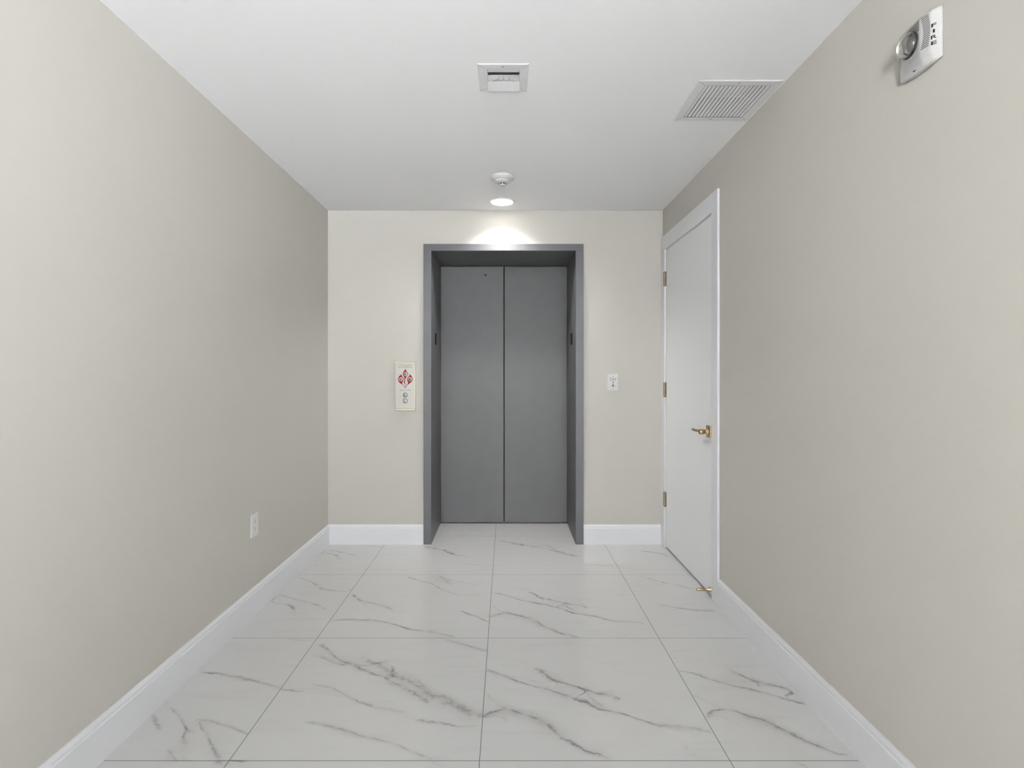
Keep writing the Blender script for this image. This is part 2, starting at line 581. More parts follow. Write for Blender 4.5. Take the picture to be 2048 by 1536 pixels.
# back row and inside the elevator portal
vein(z6, [(150, 42), (270, 65), (340, 90), (420, 106)], 0.016, 0.45, 0.03)
vein(z6, [(200, 45), (300, 78), (380, 102)], 0.014, 0.3)
vein(z6, [(590, -2), (690, 18), (860, 48), (950, 65), (1000, 80), (1120, 106)], 0.016, 0.5, 0.03)
vein(z6, [(850, 40), (920, 35), (960, 62)], 0.016, 0.34, 0.03)
vein(z6, [(390, 148), (480, 154), (575, 152)], 0.014, 0.36)
vein(z6, [(605, 82), (670, 85)], 0.014, 0.36)
vein(z6, [(760, 84), (880, 96)], 0.012, 0.2)
vein(z6, [(1150, 150), (1240, 155), (1340, 156)], 0.014, 0.3)
vein(z6, [(1370, 170), (1460, 188)], 0.012, 0.3)
vein(z6, [(1480, 66), (1600, 82), (1690, 108)], 0.014, 0.4, 0.025)
vein(z5, [(1500, 85), (1540, 65), (1640, 80), (1720, 100)], 0.014, 0.36, 0.025)
vein(z5, [(1510, 85), (1580, 92), (1600, 110), (1620, 122)], 0.014, 0.4, 0.025)
vein(z5, [(1730, 30), (1820, 40), (1870, 48)], 0.014, 0.3)
vein(z5, [(1880, 84), (1930, 90)], 0.014, 0.34)
vein(lambda x, y: px_floor(830 + x / 5.69, 980 + y / 5.69), [(300, 400), (400, 430), (520, 465)], 0.012, 0.3)
vein(lambda x, y: px_floor(830 + x / 5.69, 980 + y / 5.69), [(610, 438), (740, 465)], 0.016, 0.22, 0.03)
vein(lambda x, y: px_floor(830 + x / 5.69, 980 + y / 5.69), [(1330, 402), (1420, 402), (1440, 412)], 0.012, 0.25)
# front row below the last cross joint
vein(z5, [(830, 1380), (900, 1392), (915, 1398)], 0.008, 0.4, 0.016)
vein(z5, [(935, 1362), (960, 1372), (1040, 1376)], 0.006, 0.4, 0.012)
vein(z7, [(880, 1483), (940, 1510), (1000, 1536)], 0.007, 0.34, 0.014)
vein(z6, [(190, 1372), (270, 1412)], 0.006, 0.3)


def smooth_line(P, step=0.012):
    out = []
    n = len(P)
    for i in range(n - 1):
        p0, p1, p2, p3 = P[max(i - 1, 0)], P[i], P[i + 1], P[min(i + 2, n - 1)]
        L = math.hypot(p2[0] - p1[0], p2[1] - p1[1])
        k = max(2, int(L / step))
        for j in range(k):
            t = j / k
            out.append(tuple(0.5 * ((2 * p1[a]) + (-p0[a] + p2[a]) * t + (2 * p0[a] - 5 * p1[a] + 4 * p2[a] - p3[a]) * t * t + (-p0[a] + 3 * p1[a] - 3 * p2[a] + p3[a]) * t ** 3) for a in (0, 1)))
    out.append(P[-1])
    return out


def build_floor():
    bm = bmesh.new()
    uvl = bm.loops.layers.uv.new('vein')
    stl = bm.verts.layers.float.new('strength')
    g = 0.0013
    xs_lo, xs_hi, yy_lo, yy_hi = XL, XR, Y0, YD + 0.06
    def rect(x0, y0, x1, y1, z, mi):
        f = bm.faces.new([bm.verts.new(c) for c in ((x0, y0, z), (x1, y0, z), (x1, y1, z), (x0, y1, z))])
        f.material_index = mi
    for a, b in zip(GX, GX[1:]):
        for c, d in zip(GY, GY[1:]):
            x0, x1 = max(a + g, xs_lo), min(b - g, xs_hi)
            y0, y1 = max(c + g, yy_lo), min(d - g, yy_hi)
            if x1 > x0 and y1 > y0:
                rect(x0, y0, x1, y1, 0.0, 0)
    # grout bed and slab
    t = MB()
    t.box((xs_lo, yy_lo, -0.1), (xs_hi, yy_hi, -0.0008))
    me = bpy.data.meshes.new('t')
    t.bm.to_mesh(me)
    n0 = len(bm.faces)
    bm.from_mesh(me)
    bm.faces.ensure_lookup_table()
    for f in bm.faces[n0:]:
        f.material_index = 1
    rnd = random.Random(4)
    z = 0.00012
    for P, hw, s in VE:
        z += 0.0000022
        Q = smooth_line(P)
        tot = len(Q)
        ph = rnd.random() * 6
        prev = None
        run = 0.0
        for i, (x, y) in enumerate(Q):
            a, b = Q[max(i - 1, 0)], Q[min(i + 1, tot - 1)]
            dx, dy = b[0] - a[0], b[1] - a[1]
            L = math.hypot(dx, dy) or 1e-9
            nx, ny = -dy / L, dx / L
            jit = hw * (0.35 * math.sin(i * 0.9 + ph) + 0.3 * math.sin(i * 0.37 + 2 * ph))
            ww = hw * (0.85 + 0.3 * math.sin(i * 0.23 + ph * 3))
            x, y = x + nx * jit * 0.4, y + ny * jit * 0.4
            e = min(1.0, (i + 0.6) / 3.0, (tot - i - 0.4) / 4.0)
            v1 = bm.verts.new((x + nx * ww, y + ny * ww, z))
            v2 = bm.verts.new((x - nx * ww, y - ny * ww, z))
            v1[stl] = v2[stl] = s * (0.35 + 0.65 * e)
            cur = (v1, v2, run)
            if prev is not None:
                f = bm.faces.new((prev[0], prev[1], v2, v1))
                f.material_index = 2
                f.normal_update()
                if f.normal.z < 0:
                    f.normal_flip()
                uvs = {prev[0]: (prev[2], 1), prev[1]: (prev[2], -1), v2: (run, -1), v1: (run, 1)}
                for lp in f.loops:
                    lp[uvl].uv = uvs[lp.vert]
            prev = cur
            run += 0.012
    o = obj('floor', bm, [M['marble'], M['grout'], M['vein']])
    return tag(o, 'polished white marble tile floor with grey veins', 'floor', kind='structure')


build_floor()

# ---- baseboards with a stepped top
BH, BT = 0.143, 0.014
PROF = [(0, 0), (BT, 0), (BT, BH - 0.026), (BT - 0.003, BH - 0.022), (BT - 0.003, BH - 0.012), (BT - 0.007, BH - 0.005), (BT - 0.009, BH), (0, BH)]


def baseboard(name, label, xf, s0, s1):
    b = MB(lambda p, t, s: xf(s, t, p))
    b.prism(PROF, s0, s1)
    tag(b.build(name, M['trim']), label, 'baseboard', kind='structure')


baseboard('baseboard_left', 'white baseboard along the wall with the power outlet', on_left, YL, YB - BT)
baseboard('baseboard_right', 'white baseboard along the right wall in front of the door', on_right, -YR, -2.866)
tmp = MB(lambda p, t, s: on_back(s, t, p))
baseboard('baseboard_back_1', 'short white baseboard left of the elevator frame', on_back, XL, OPX0)
baseboard('baseboard_back_2', 'short white baseboard between the elevator frame and the door', on_back, OPX1, 1.125)

# ------------------------------------------------------------------ hinged door in the right wall
door = thing('door_1', 'white flush door with brass lever in the right wall', 'door', (XR, 3.39, 0), 'structure')
cs = MB(lambda y, z, p: (XR - p, y, z))
CT = 0.0135
CY0, CY1, CZ = 2.866, 3.9125, 2.232
cs.prism([(CY0, 0), (DY0, 0), (DY0, DZ), (DY1, DZ), (DY1, 0), (CY1, 0), (CY1, CZ), (CY0, CZ)], 0.0, CT, 0.002, 1)
cs.build('casing', M['trim'], door)
jb = MB(lambda y, z, p: (XR - p, y, z))
jb.prism([(DY0, 0), (DY0 + 0.006, 0), (DY0 + 0.006, DZ - 0.006), (DY1 - 0.006, DZ - 0.006), (DY1 - 0.006, 0), (DY1, 0), (DY1, DZ), (DY0, DZ)], -T, 0.0)
jb.build('jamb', M['trim'], door)
pn = MB(lambda y, z, p: (XR - p, y, z))
pn.box((DY0 + 0.009, 0.012, -0.042), (DY1 - 0.009, DZ - 0.009, 0.004), 0.0015, 1)
pn.build('door_panel', M['door'], door)
for zc in (1.917, 1.128, 0.348):
    h = MB()
    yk = DY1 - 0.007
    for k in range(5):
        h.lathe([(0.0075, 0), (0.008, 0.001), (0.008, 0.0185), (0.0075, 0.0195)], (XR - 0.013, yk, zc - 0.05 + k * 0.02), 16)
    h.lathe([(0.004, -0.004), (0.006, 0), (0.006, 0.1), (0.004, 0.104)], (XR - 0.013, yk, zc - 0.05), 12)
    h.box((XR - 0.006, yk - 0.013, zc - 0.05), (XR - 0.001, yk + 0.003, zc + 0.05))
    h.box((XR - 0.0172, yk + 0.002, zc - 0.05), (XR - 0.011, yk + 0.021, zc + 0.05))
    h.build('hinge', M['bronze'], door)
hz, hy = 0.916, 3.004
hd = MB(on_right)
hd.box((-hy - 0.033, hz - 0.034, -0.0005), (-hy + 0.033, hz + 0.034, 0.011), 0.0015)
handle = hd.build('door_handle', M['brass'], door)
lv = MB(on_right)
lv.lathe([(0.0185, 0.011), (0.0185, 0.018), (0.012, 0.021), (0.012, 0.034), (0.0155, 0.036), (0.0155, 0.058), (0.0135, 0.061)], (-hy, hz, 0), 32)
lv.tube([(-hy + 0.002, hz, 0.049), (-hy - 0.03, hz, 0.049), (-hy - 0.055, hz, 0.051), (-hy - 0.09, hz, 0.054), (-hy - 0.125, hz + 0.001, 0.054), (-hy - 0.13, hz + 0.001, 0.054)],
        [0.0105, 0.0095, 0.0095, 0.0095, 0.009, 0.006], 16, (1.0, 0.8))
lv.build('lever', M['brass'], handle)
kh = MB(on_right)
kh.lathe([(0.0022, 0.0105), (0.0022, 0.0117)], (-hy + 0.026, hz - 0.002, 0), 12)
kh.build('set_screw', M['dark'], handle)
ds = MB(on_right)
ds.lathe([(0.0145, 0.0), (0.0145, 0.004), (0.0085, 0.016), (0.0065, 0.022), (0.0055, 0.034), (0.0075, 0.04), (0.0075, 0.078), (0.006, 0.081)], (-2.984, 0.040, 0.0025), 24)
ds.build('door_stop', M['brass'], door)

# ------------------------------------------------------------------ elevator entrance
el = thing('elevator_entrance', 'grey painted elevator entrance with closed centre opening doors', 'elevator', (-0.022, YB, 0))
FP = 0.012
JX0, JX1, HZ = -0.5475, 0.5035, 2.137
b = MB()
b.box((OPX0 + 0.0006, YB - FP, 0.0), (JX0, YD + 0.06, HZ), 0.0012, 1)
jl = b.build('jamb', M['grey_frame'], el)
b = MB()
b.box((JX1, YB - FP, 0.0), (OPX1 - 0.0006, YD + 0.06, HZ), 0.0012, 1)
jr = b.build('jamb', M['grey_frame'], el)
b = MB()
b.box((OPX0 + 0.0006, YB - FP - 0.001, HZ), (OPX1 - 0.0006, YD + 0.06, OPZ - 0.0006), 0.0012, 1)
b.build('header', M['grey_frame'], el)
for j, xs_ in ((jl, (JX0 - 0.0005, JX0 + 0.0015)), (jr, (JX1 - 0.0015, JX1 + 0.0005))):
    p = MB()
    p.box((xs_[0], 4.105, 1.466), (xs_[1], 4.195, 1.556), 0.0004, 1)
    q = p.build('floor_designation_plate', M['black'], j)
    q['label'] = 'small black square plate'
XC = -0.0205
b = MB()
b.box((JX0 + 0.001, YD, 0.007), (XC - 0.004, YD + 0.035, HZ - 0.004), 0.0025, 2)
dl = b.build('door_panel', M['grey_paint'], el)
b = MB()
b.box((XC + 0.004, YD, 0.007), (JX1 - 0.001, YD + 0.035, HZ - 0.004), 0.0025, 2)
dr = b.build('door_panel', M['grey_paint'], el)
k = MB(lambda a, c, p: (a, YD - p, c))
k.lathe([(0.0105, -0.0005), (0.0105, 0.0012), (0.0088, 0.0018), (0.0072, 0.0010)], (-0.174, 2.062, 0), 24)
ke = k.build('release_key_escutcheon', M['grey_frame'], dl)
k = MB(lambda a, c, p: (a, YD - p, c))
k.lathe([(0.0074, 0.0004), (0.0074, 0.0013)], (-0.174, 2.062, 0), 20)
o = k.build('release_keyhole', M['dark'], dl)
o['label'] = 'small round black keyhole'
b = MB()
b.box((JX0 + 0.0005, YD + 0.037, 0.0005), (JX1 - 0.0005, YD + 0.055, HZ - 0.001))
b.build('dark_backing', M['dark'], el)  # added dark sheet, stops outside light showing through the door seam

# ------------------------------------------------------------------ elevator call station
CX0, CX1, CZ0, CZ1, CP = -0.811, -0.6605, 0.9745, 1.3275, 0.017
CXM = (CX0 + CX1) / 2
st = thing('elevator_call_station', 'brass edged call panel with red flame sign and two buttons', 'call panel', (CXM, YB, (CZ0 + CZ1) / 2))
b = MB(on_back)
b.box((CX0, CZ0, 0.0), (CX1, CZ1, CP - 0.002), 0.002)
b.build('housing', M['champagne'], st)
b = MB(on_back)
b.box((CX0 + 0.008, CZ0 + 0.0165, CP - 0.004), (CX1 - 0.008, CZ1 - 0.0175, CP), 0.001)
face = b.build('face_plate', M['steel'], st)
b = MB(on_back)
b.box((CX0 - 0.0006, CZ1 - 0.0165, 0.0), (CX1 + 0.0006, CZ1 + 0.0006, CP + 0.001), 0.003)
b.build('end_cap', M['champagne'], st)
b = MB(on_back)
b.box((CX0 - 0.0006, CZ0 - 0.0006, 0.0), (CX1 + 0.0006, CZ0 + 0.0155, CP + 0.001), 0.003)
b.build('end_cap', M['champagne'], st)
KB = F_PX / (YB - CP)


def zb(x, y):   # pixels of the 790..834 / 740..790 crop to panel coordinates
    return ((790 + x / 30.73 - VPX) / KB, CAMZ + (VPY - 740 - y / 30.73) / KB)


def blob(pts):
    return smooth_line([zb(*p) for p in pts] + [zb(*pts[0])], 0.0015)[:-1]


FL = [
    [(667, -65), (600, 0), (520, 110), (470, 220), (480, 300), (540, 400), (580, 520), (575, 640), (550, 720), (570, 810), (600, 885), (622, 925), (648, 890), (622, 790), (618, 680), (640, 560), (690, 440), (770, 320), (797, 240), (770, 160), (710, 85), (684, 10)],
    [(400, 262), (300, 340), (220, 430), (186, 560), (210, 680), (280, 780), (360, 845), (450, 905), (540, 980), (635, 1110), (662, 1080), (600, 1000), (510, 925), (440, 850), (445, 790), (500, 680), (522, 580), (500, 480), (440, 400), (412, 330)],
    [(868, 262), (960, 310), (1040, 420), (1078, 540), (1070, 640), (1000, 740), (900, 825), (790, 905), (720, 985), (672, 1060), (648, 1040), (700, 950), (780, 845), (800, 760), (760, 680), (740, 580), (770, 470), (850, 390), (884, 330)]]
CIR = [(628, 255, 128), (355, 572, 128), (908, 566, 128)]
FIG = [
    ([[(5, -45), (10, 10), (-5, 45), (-30, 85)], [(10, 5), (60, 0)], [(5, -35), (45, -30)], [(10, 10), (40, 45)], [(0, -30), (-45, 10)]], (5, -75), 22),
    ([[(-55, -40), (0, 0), (50, 40)], [(-50, 20), (0, 0), (30, -35), (70, -60)], [(-10, -5), (-35, 65)]], (-70, -60), 26),
    ([[(-40, -40), (0, 0), (35, 30), (20, 75)], [(0, 0), (45, -20), (85, 0)], [(0, 5), (-40, 15)]], (5, -60), 26)]
for f, (cx, cy, r), (strokes, head, w_) in zip(FL, CIR, FIG):
    b = MB(on_back)
    b.prism(blob(f), CP - 0.0002, CP + 0.0004)
    fl = b.build('flame_emblem', M['red'], st)
    fl['label'] = 'red flame emblem'
    x, z = zb(cx, cy)
    b = MB(on_back)
    b.lathe([(r / 30.73 / KB, CP + 0.0003), (r / 30.73 / KB, CP + 0.0007)], (x, z, 0), 32)
    b.build('emblem_disc', M['steel'], fl)
    b = MB(on_back)
    for s in strokes:
        b.stroke([zb(cx + p, cy + q) for p, q in s], w_ / 30.73 / KB, CP + 0.0006, CP + 0.001)
    x, z = zb(cx + head[0], cy + head[1])
    b.lathe([(20 / 30.73 / KB, CP + 0.0006), (20 / 30.73 / KB, CP + 0.001)], (x, z, 0), 12)
    b.build('running_figure', M['ink'], fl)


def ptx(px): return (px - VPX) / KB
def ptz(py): return CAMZ + (VPY - py) / KB
for words, py, wd, hh in (('IN FIRE EMERGENCY', 732.0, 25.0, 1.5), ('DO NOT USE ELEVATOR', 734.8, 29.0, 1.5), ('USE EXIT STAIRS', 780.2, 21.0, 1.4)):
    b = MB(on_back)
    b.text(words, ptx(810.5), ptz(py), CP - 0.0001, wd / KB, hh / KB, 0.0004, 0.0)
    b.build('lettering', M['ink'], st)['label'] = 'black line of lettering reading ' + words
for py in (789.8, 801.9):
    x, z = ptx(810.7), ptz(py)
    g_ = MB(on_back)
    g_.lathe([(0.0162, CP - 0.0005), (0.0162, CP + 0.0012), (0.0132, CP + 0.0012), (0.0132, CP - 0.0005)], (x, z, 0), 40, cap=False)
    ring = g_.build('button_ring', M['ink'], st)
    g_ = MB(on_back)
    g_.lathe([(0.0128, CP - 0.0005), (0.0128, CP + 0.0022), (0.0118, CP + 0.003), (0.0, CP + 0.0034)], (x, z, 0), 40)
    g_.build('call_button', M['steel'], st)
    g_ = MB(on_back)
    g_.lathe([(0.0046, CP + 0.0028), (0.0046, CP + 0.0039), (0.0032, CP + 0.0039), (0.0032, CP + 0.0028)], (x, z, 0), 20, cap=False)
    g_.build('button_mark', M['gap'], st)

# ------------------------------------------------------------------ white key switch plate right of the elevator
def qx(zx): return (1212 + zx / 38.4 - VPX) / (F_PX / YB)
def qz(zy): return CAMZ + (VPY - 745 - zy / 38.4) / (F_PX / YB)
sx0, sx1, sz0, sz1 = qx(125), qx(915), qz(1375), qz(115)
sp = thing('key_switch_plate', 'white wall plate with black lettering between elevator and door', 'wall plate', ((sx0 + sx1) / 2, YB, (sz0 + sz1) / 2))
b = MB(on_back)
b.box((sx0, sz0, 0), (sx1, sz1, 0.0065), 0.0028, 3)
b.build('plate', M['white_plastic'], sp)
SP = 0.0065
for words, zx, zy, zw, zh in (('COMMUNICATION', 525, 442, 560, 53), ('FAILURE', 535, 520, 430, 50), ('ELEVATOR', 530, 605, 460, 66), ('OFF', 355, 1065, 110, 55), ('ON', 710, 1062, 110, 50)):
    b = MB(on_back)
    b.text(words, qx(zx), qz(zy), SP - 0.0001, qx(zw) - qx(0), qz(0) - qz(zh), 0.0003, 0.0)
    b.build('lettering', M['ink'], sp)
b = MB(on_back)
b.lathe([(0.0040, SP - 0.0005), (0.0040, SP + 0.0015), (0.003, SP + 0.0025), (0, SP + 0.003)], (qx(533), qz(770), 0), 24)
b.build('indicator_lamp', M['black'], sp)
b = MB(on_back)
b.lathe([(0.0098, SP - 0.0005), (0.0098, SP + 0.002), (0.0086, SP + 0.003), (0, SP + 0.003)], (qx(520), qz(1015), 0), 32)
ks = b.build('key_switch', M['steel'], sp)
b = MB(on_back)
b.prism([(qx(515), qz(885)), (qx(500), qz(955)), (qx(430), qz(985)), (qx(520), qz(1000)), (qx(612), qz(1025)), (qx(585), qz(965)), (qx(540), qz(945))], SP + 0.0028, SP + 0.0036)
b.build('switch_pointer', M['black'], ks)
for zy in (325, 1207):
    b = MB(on_back)
    b.lathe([(0.0034, SP - 0.0005), (0.0034, SP + 0.0006), (0, SP + 0.0011)], (qx(530), qz(zy), 0), 20)
    s_ = b.build('screw', M['screw'], sp)

# ------------------------------------------------------------------ power outlet on the left wall
oy, oz = 2.765, 0.4605
ou = thing('power_outlet', 'white duplex power outlet low on the left wall', 'power outlet', (XL, oy, oz))
b = MB(on_left)
b.box((oy - 0.038, oz - 0.0585, 0), (oy + 0.038, oz + 0.0585, 0.006), 0.0025, 3)
b.build('cover_plate', M['white_plastic'], ou)
b = MB(on_left)
b.box((oy - 0.0165, oz - 0.0335, 0.005), (oy + 0.0165, oz + 0.0335, 0.0075), 0.0012, 2)
b.build('receptacle', M['white_plastic'], ou)
b = MB(on_left)
for dz in (0.0185, -0.0175):
    b.box((oy - 0.0070, oz + dz - 0.001, 0.0072), (oy - 0.0052, oz + dz + 0.0065, 0.0079))
    b.box((oy + 0.0052, oz + dz, 0.0072), (oy + 0.0070, oz + dz + 0.006, 0.0079))
    b.lathe([(0.0026, 0.0072), (0.0026, 0.0079)], (oy, oz + dz - 0.0075, 0), 14)
b.build('socket_slots', M['ink'], ou)

# ------------------------------------------------------------------ fire strobe high on the right wall
SN, SF, SB, STP = 1.399, 1.535, 2.0655, 2.1975
SW, SH = SF - SN, STP - SB
fs = thing('fire_alarm_strobe', 'white fire horn strobe high on the right wall', 'fire alarm', (XR, (SN + SF) / 2, (SB + STP) / 2))


def prof_s(u):      # bulge across the width, u = 0 at the edge nearest the entrance
    r = 0.30
    u = max(u, 0.0)
    return (u / r) ** 0.8 if u < r else max(0.0, 1 - ((u - r) / (1 - r)) ** 1.3 * 0.85)


def prof_t(v):      # a sloping chin, then flat to a rounded top
    return min(1.0, (v / 0.22)) ** 0.9 * (1.0 if v < 0.9 else 1 - 0.35 * ((v - 0.9) / 0.1) ** 2)


def body_p(u, v):
    base = 0.006 + 0.007 * min(1.0, max(u, 0.0) / 0.12)
    return base + 0.016 * prof_s(u) * (0.25 + 0.75 * prof_t(v))


def on_body(u, v, lift=0.0):   # room point on the cover's face
    # lower edge bows down a little, top edge is straight
    z = SB + v * SH - 0.006 * math.sin(PI * min(max(u, 0), 1)) * (1 - v)
    return Vector((XR - body_p(u, v) - lift, SN + u * SW, z))


def strobe_cover():
    bm = bmesh.new()
    nu, nv = 36, 32
    G = [[bm.verts.new(on_body(i / nu, j / nv)) for j in range(nv + 1)] for i in range(nu + 1)]
    for i in range(nu):
        for j in range(nv):
            bm.faces.new((G[i][j], G[i + 1][j], G[i + 1][j + 1], G[i][j + 1]))
    rim = [G[i][0] for i in range(nu)] + [G[nu][j] for j in range(nv)] + [G[i][nv] for i in range(nu, 0, -1)] + [G[0][j] for j in range(nv, 0, -1)]
    back = [bm.verts.new((XR, v.co.y, v.co.z)) for v in rim]
    n = len(rim)
    for k_ in range(n):
        bm.faces.new((rim[k_], rim[(k_ + 1) % n], back[(k_ + 1) % n], back[k_]))
    bm.faces.new(back)
    bmesh.ops.recalc_face_normals(bm, faces=bm.faces)
    o = obj('cover', bm, M['alarm_plastic'], fs)
    for p in o.data.polygons:
        p.use_smooth = len(p.vertices) == 4
    return o


cover = strobe_cover()


def slot(bm, u0, v0, u1, v1, wv=0.016, n=4):
    # a narrow sunk slot following the cover, its dark inside just proud of the skin
    q = []
    for i in range(n + 1):
        t = i / n
        u, v = u0 + (u1 - u0) * t, v0 + (v1 - v0) * t
        q.append((bm.verts.new(on_body(u, v - wv / 2, 0.0004)), bm.verts.new(on_body(u, v + wv / 2, 0.0004))))
    for a, c in zip(q, q[1:]):
        bm.faces.new((a[0], c[0], c[1], a[1]))


bm = bmesh.new()
for i in range(18):
    v = 0.93 - i * 0.0357
    bow = 0.05 * math.sin(PI * i / 17)
    slot(bm, 0.155 - bow * 0.55, v, 0.295 - bow * 0.9, v, 0.015)
for i in range(6):
    v = 0.93 - i * 0.036
    slot(bm, 0.335, v, 0.9 - i * 0.1, v, 0.018, 8)
o = obj('sounder_grille', bm, M['ink'], fs)
bm = bmesh.new()
for i in range(6):
    slot(bm, 0.16, 0.285 - i * 0.028, 0.285, 0.285 - i * 0.028, 0.006)
for i in range(7):
    slot(bm, 0.34, 0.30 - i * 0.030, 0.86, 0.30 - i * 0.030, 0.006, 8)
obj('moulded_ribs', bm, M['gap'], fs)
for ch, v, wd in zip('FIRE', (0.668, 0.553, 0.436, 0.322), (0.060, 0.022, 0.070, 0.064)):
    b = MB(lambda a, c, p: on_body(-a, c, p))
    b.text(ch, -0.082, v, 0.0001, wd, 0.070, 0.0004, 0.012)
    b.build('letter', M['ink'], fs)['label'] = 'black letter %s' % ch
LU, LV, LR = 0.60, 0.60, 0.034
lc = on_body(LU, LV)
lens_xf = lambda a, c, p: (lc.x + 0.006 - p, lc.y - a, lc.z + c)
b = MB(lens_xf)
b.lathe([(LR + 0.004, -0.004), (LR + 0.004, 0.006), (LR + 0.001, 0.009), (LR, 0.006)], (0, 0, 0), 48, cap=False)
b.build('lens_collar', M['alarm_plastic'], fs)
b = MB(lens_xf)
pr = [(LR, 0.004)] + [(LR * math.cos(a_ * PI / 24), 0.008 + 0.030 * math.sin(a_ * PI / 24)) for a_ in range(0, 12)] + [(0, 0.038)]
pr += [(0, 0.0358)] + [((LR - 0.002) * math.cos(a_ * PI / 24), 0.008 + 0.0278 * math.sin(a_ * PI / 24)) for a_ in range(11, -1, -1)] + [(LR - 0.002, 0.004)]
b.lathe(pr, (0, 0, 0), 48, cap=False)
lens = b.build('strobe_lens', M['clear'], fs)
b = MB(lens_xf)
b.lathe([(0.030, 0.016), (0.024, 0.010), (0.016, 0.0065), (0.007, 0.005), (0, 0.0048)], (0, 0, 0), 14, cap=False, flat=True)
refl = b.build('reflector', M['chrome'], lens)
b = MB(lens_xf)
b.tube([(-0.004, -0.014, 0.006), (-0.004, -0.014, 0.015), (0.0, -0.008, 0.018), (0.0, 0.008, 0.018), (0.004, 0.014, 0.015), (0.004, 0.014, 0.006)], 0.0022, 12)
b.build('flash_tube', M['white_plastic'], lens)
b = MB(lambda a, c, p: on_body(a, c, p))
b.prism([(0.50, 0.062), (0.57, 0.05), (0.60, 0.078)], -0.0004, 0.0006)
b.build('latch_slot', M['ink'], fs)

# ------------------------------------------------------------------ ceiling supply register
RX0, RX1, RY0, RY1 = -0.1125, 0.0865, 2.067, 2.263
rg = thing('supply_register', 'small square white supply register in the middle of the ceiling', 'air vent', ((RX0 + RX1) / 2, (RY0 + RY1) / 2, ZC))
IX0, IX1, IY0, IY1 = RX0 + 0.035, RX1 - 0.032, 2.098, 2.238
b = MB(on_ceil)


def frame_ring(b, X0, X1, Y0_, Y1_, x0, x1, y0, y1, th=0.003, lip=0.001):
    # four mitred flanges, thinner at the outer edge
    O = [(X0, Y0_), (X1, Y0_), (X1, Y1_), (X0, Y1_)]
    I = [(x0, y0), (x1, y0), (x1, y1), (x0, y1)]
    t = bmesh.new()
    vo0 = [t.verts.new((*p, 0)) for p in O]
    vo = [t.verts.new((*p, lip)) for p in O]
    vm = [t.verts.new((p[0] * 0.88 + q[0] * 0.12, p[1] * 0.88 + q[1] * 0.12, th)) for p, q in zip(O, I)]
    vi = [t.verts.new((*p, th)) for p in I]
    vi0 = [t.verts.new((*p, 0)) for p in I]
    for A, B in ((vo0, vo), (vo, vm), (vm, vi), (vi, vi0), (vi0, vo0)):
        for k_ in range(4):
            t.faces.new((A[k_], A[(k_ + 1) % 4], B[(k_ + 1) % 4], B[k_]))
    b._merge(t)


frame_ring(b, RX0, RX1, RY0, RY1, IX0, IX1, IY0, IY1)
fr = b.build('flange', M['white_metal'], rg)
for (ax, ay), (bx_, by_) in (((RX0 + 0.002, RY0 + 0.002), (IX0 - 0.004, IY0 - 0.003)), ((RX1 - 0.002, RY0 + 0.002), (IX1 + 0.004, IY0 - 0.003)), ((RX0 + 0.002, RY1 - 0.002), (IX0 - 0.004, IY1 + 0.003)), ((RX1 - 0.002, RY1 - 0.002), (IX1 + 0.004, IY1 + 0.003))):
    b = MB(on_ceil)
    b.stroke([(ax, ay), (bx_, by_)], 0.0010, 0.0020, 0.0032)
    b.build('mitre_joint', M['gap'], rg)


b = MB(on_ceil)
b.lathe([(0.0042, 0.002), (0.0042, 0.0036), (0, 0.0042)], ((RX0 + RX1) / 2, RY0 + 0.016, 0), 16)
b.build('screw', M['screw'], rg)


def throat(x0, x1, y0, y1, depth, m, parent, t=0.002):
    b = MB(on_ceil)
    b.box((x0, y0, -depth), (x0 + t, y1, 0.003))
    b.box((x1 - t, y0, -depth), (x1, y1, 0.003))
    b.box((x0, y0, -depth), (x1, y0 + t, 0.003))
    b.box((x0, y1 - t, -depth), (x1, y1, 0.003))
    b.box((x0, y0, -depth), (x1, y1, -depth + t))
    return b.build('throat', m, parent)


throat(IX0, IX1, IY0, IY1, 0.085, M['white_metal'], rg)
# curved deflector blade hanging at the far edge, and the damper vanes behind it
b = MB(lambda x, y, p: on_ceil(x, y, p))
arc = [(2.247, 0.0115), (2.235, 0.0103), (2.217, 0.0078), (2.202, 0.0055), (2.190, 0.0032)]
t = bmesh.new()
q = []
for yy, pp in arc:
    q.append([t.verts.new((IX0 + 0.001, yy, pp)), t.verts.new((IX1 - 0.001, yy, pp)), t.verts.new((IX1 - 0.001, yy + 0.0003, pp - 0.0012)), t.verts.new((IX0 + 0.001, yy + 0.0003, pp - 0.0012))])
for A, B in zip(q, q[1:]):
    for k_ in range(4):
        t.faces.new((A[k_], A[(k_ + 1) % 4], B[(k_ + 1) % 4], B[k_]))
t.faces.new(q[0])
t.faces.new(q[-1])
b._merge(t)
b.build('deflector_blade', M['white_metal'], rg)
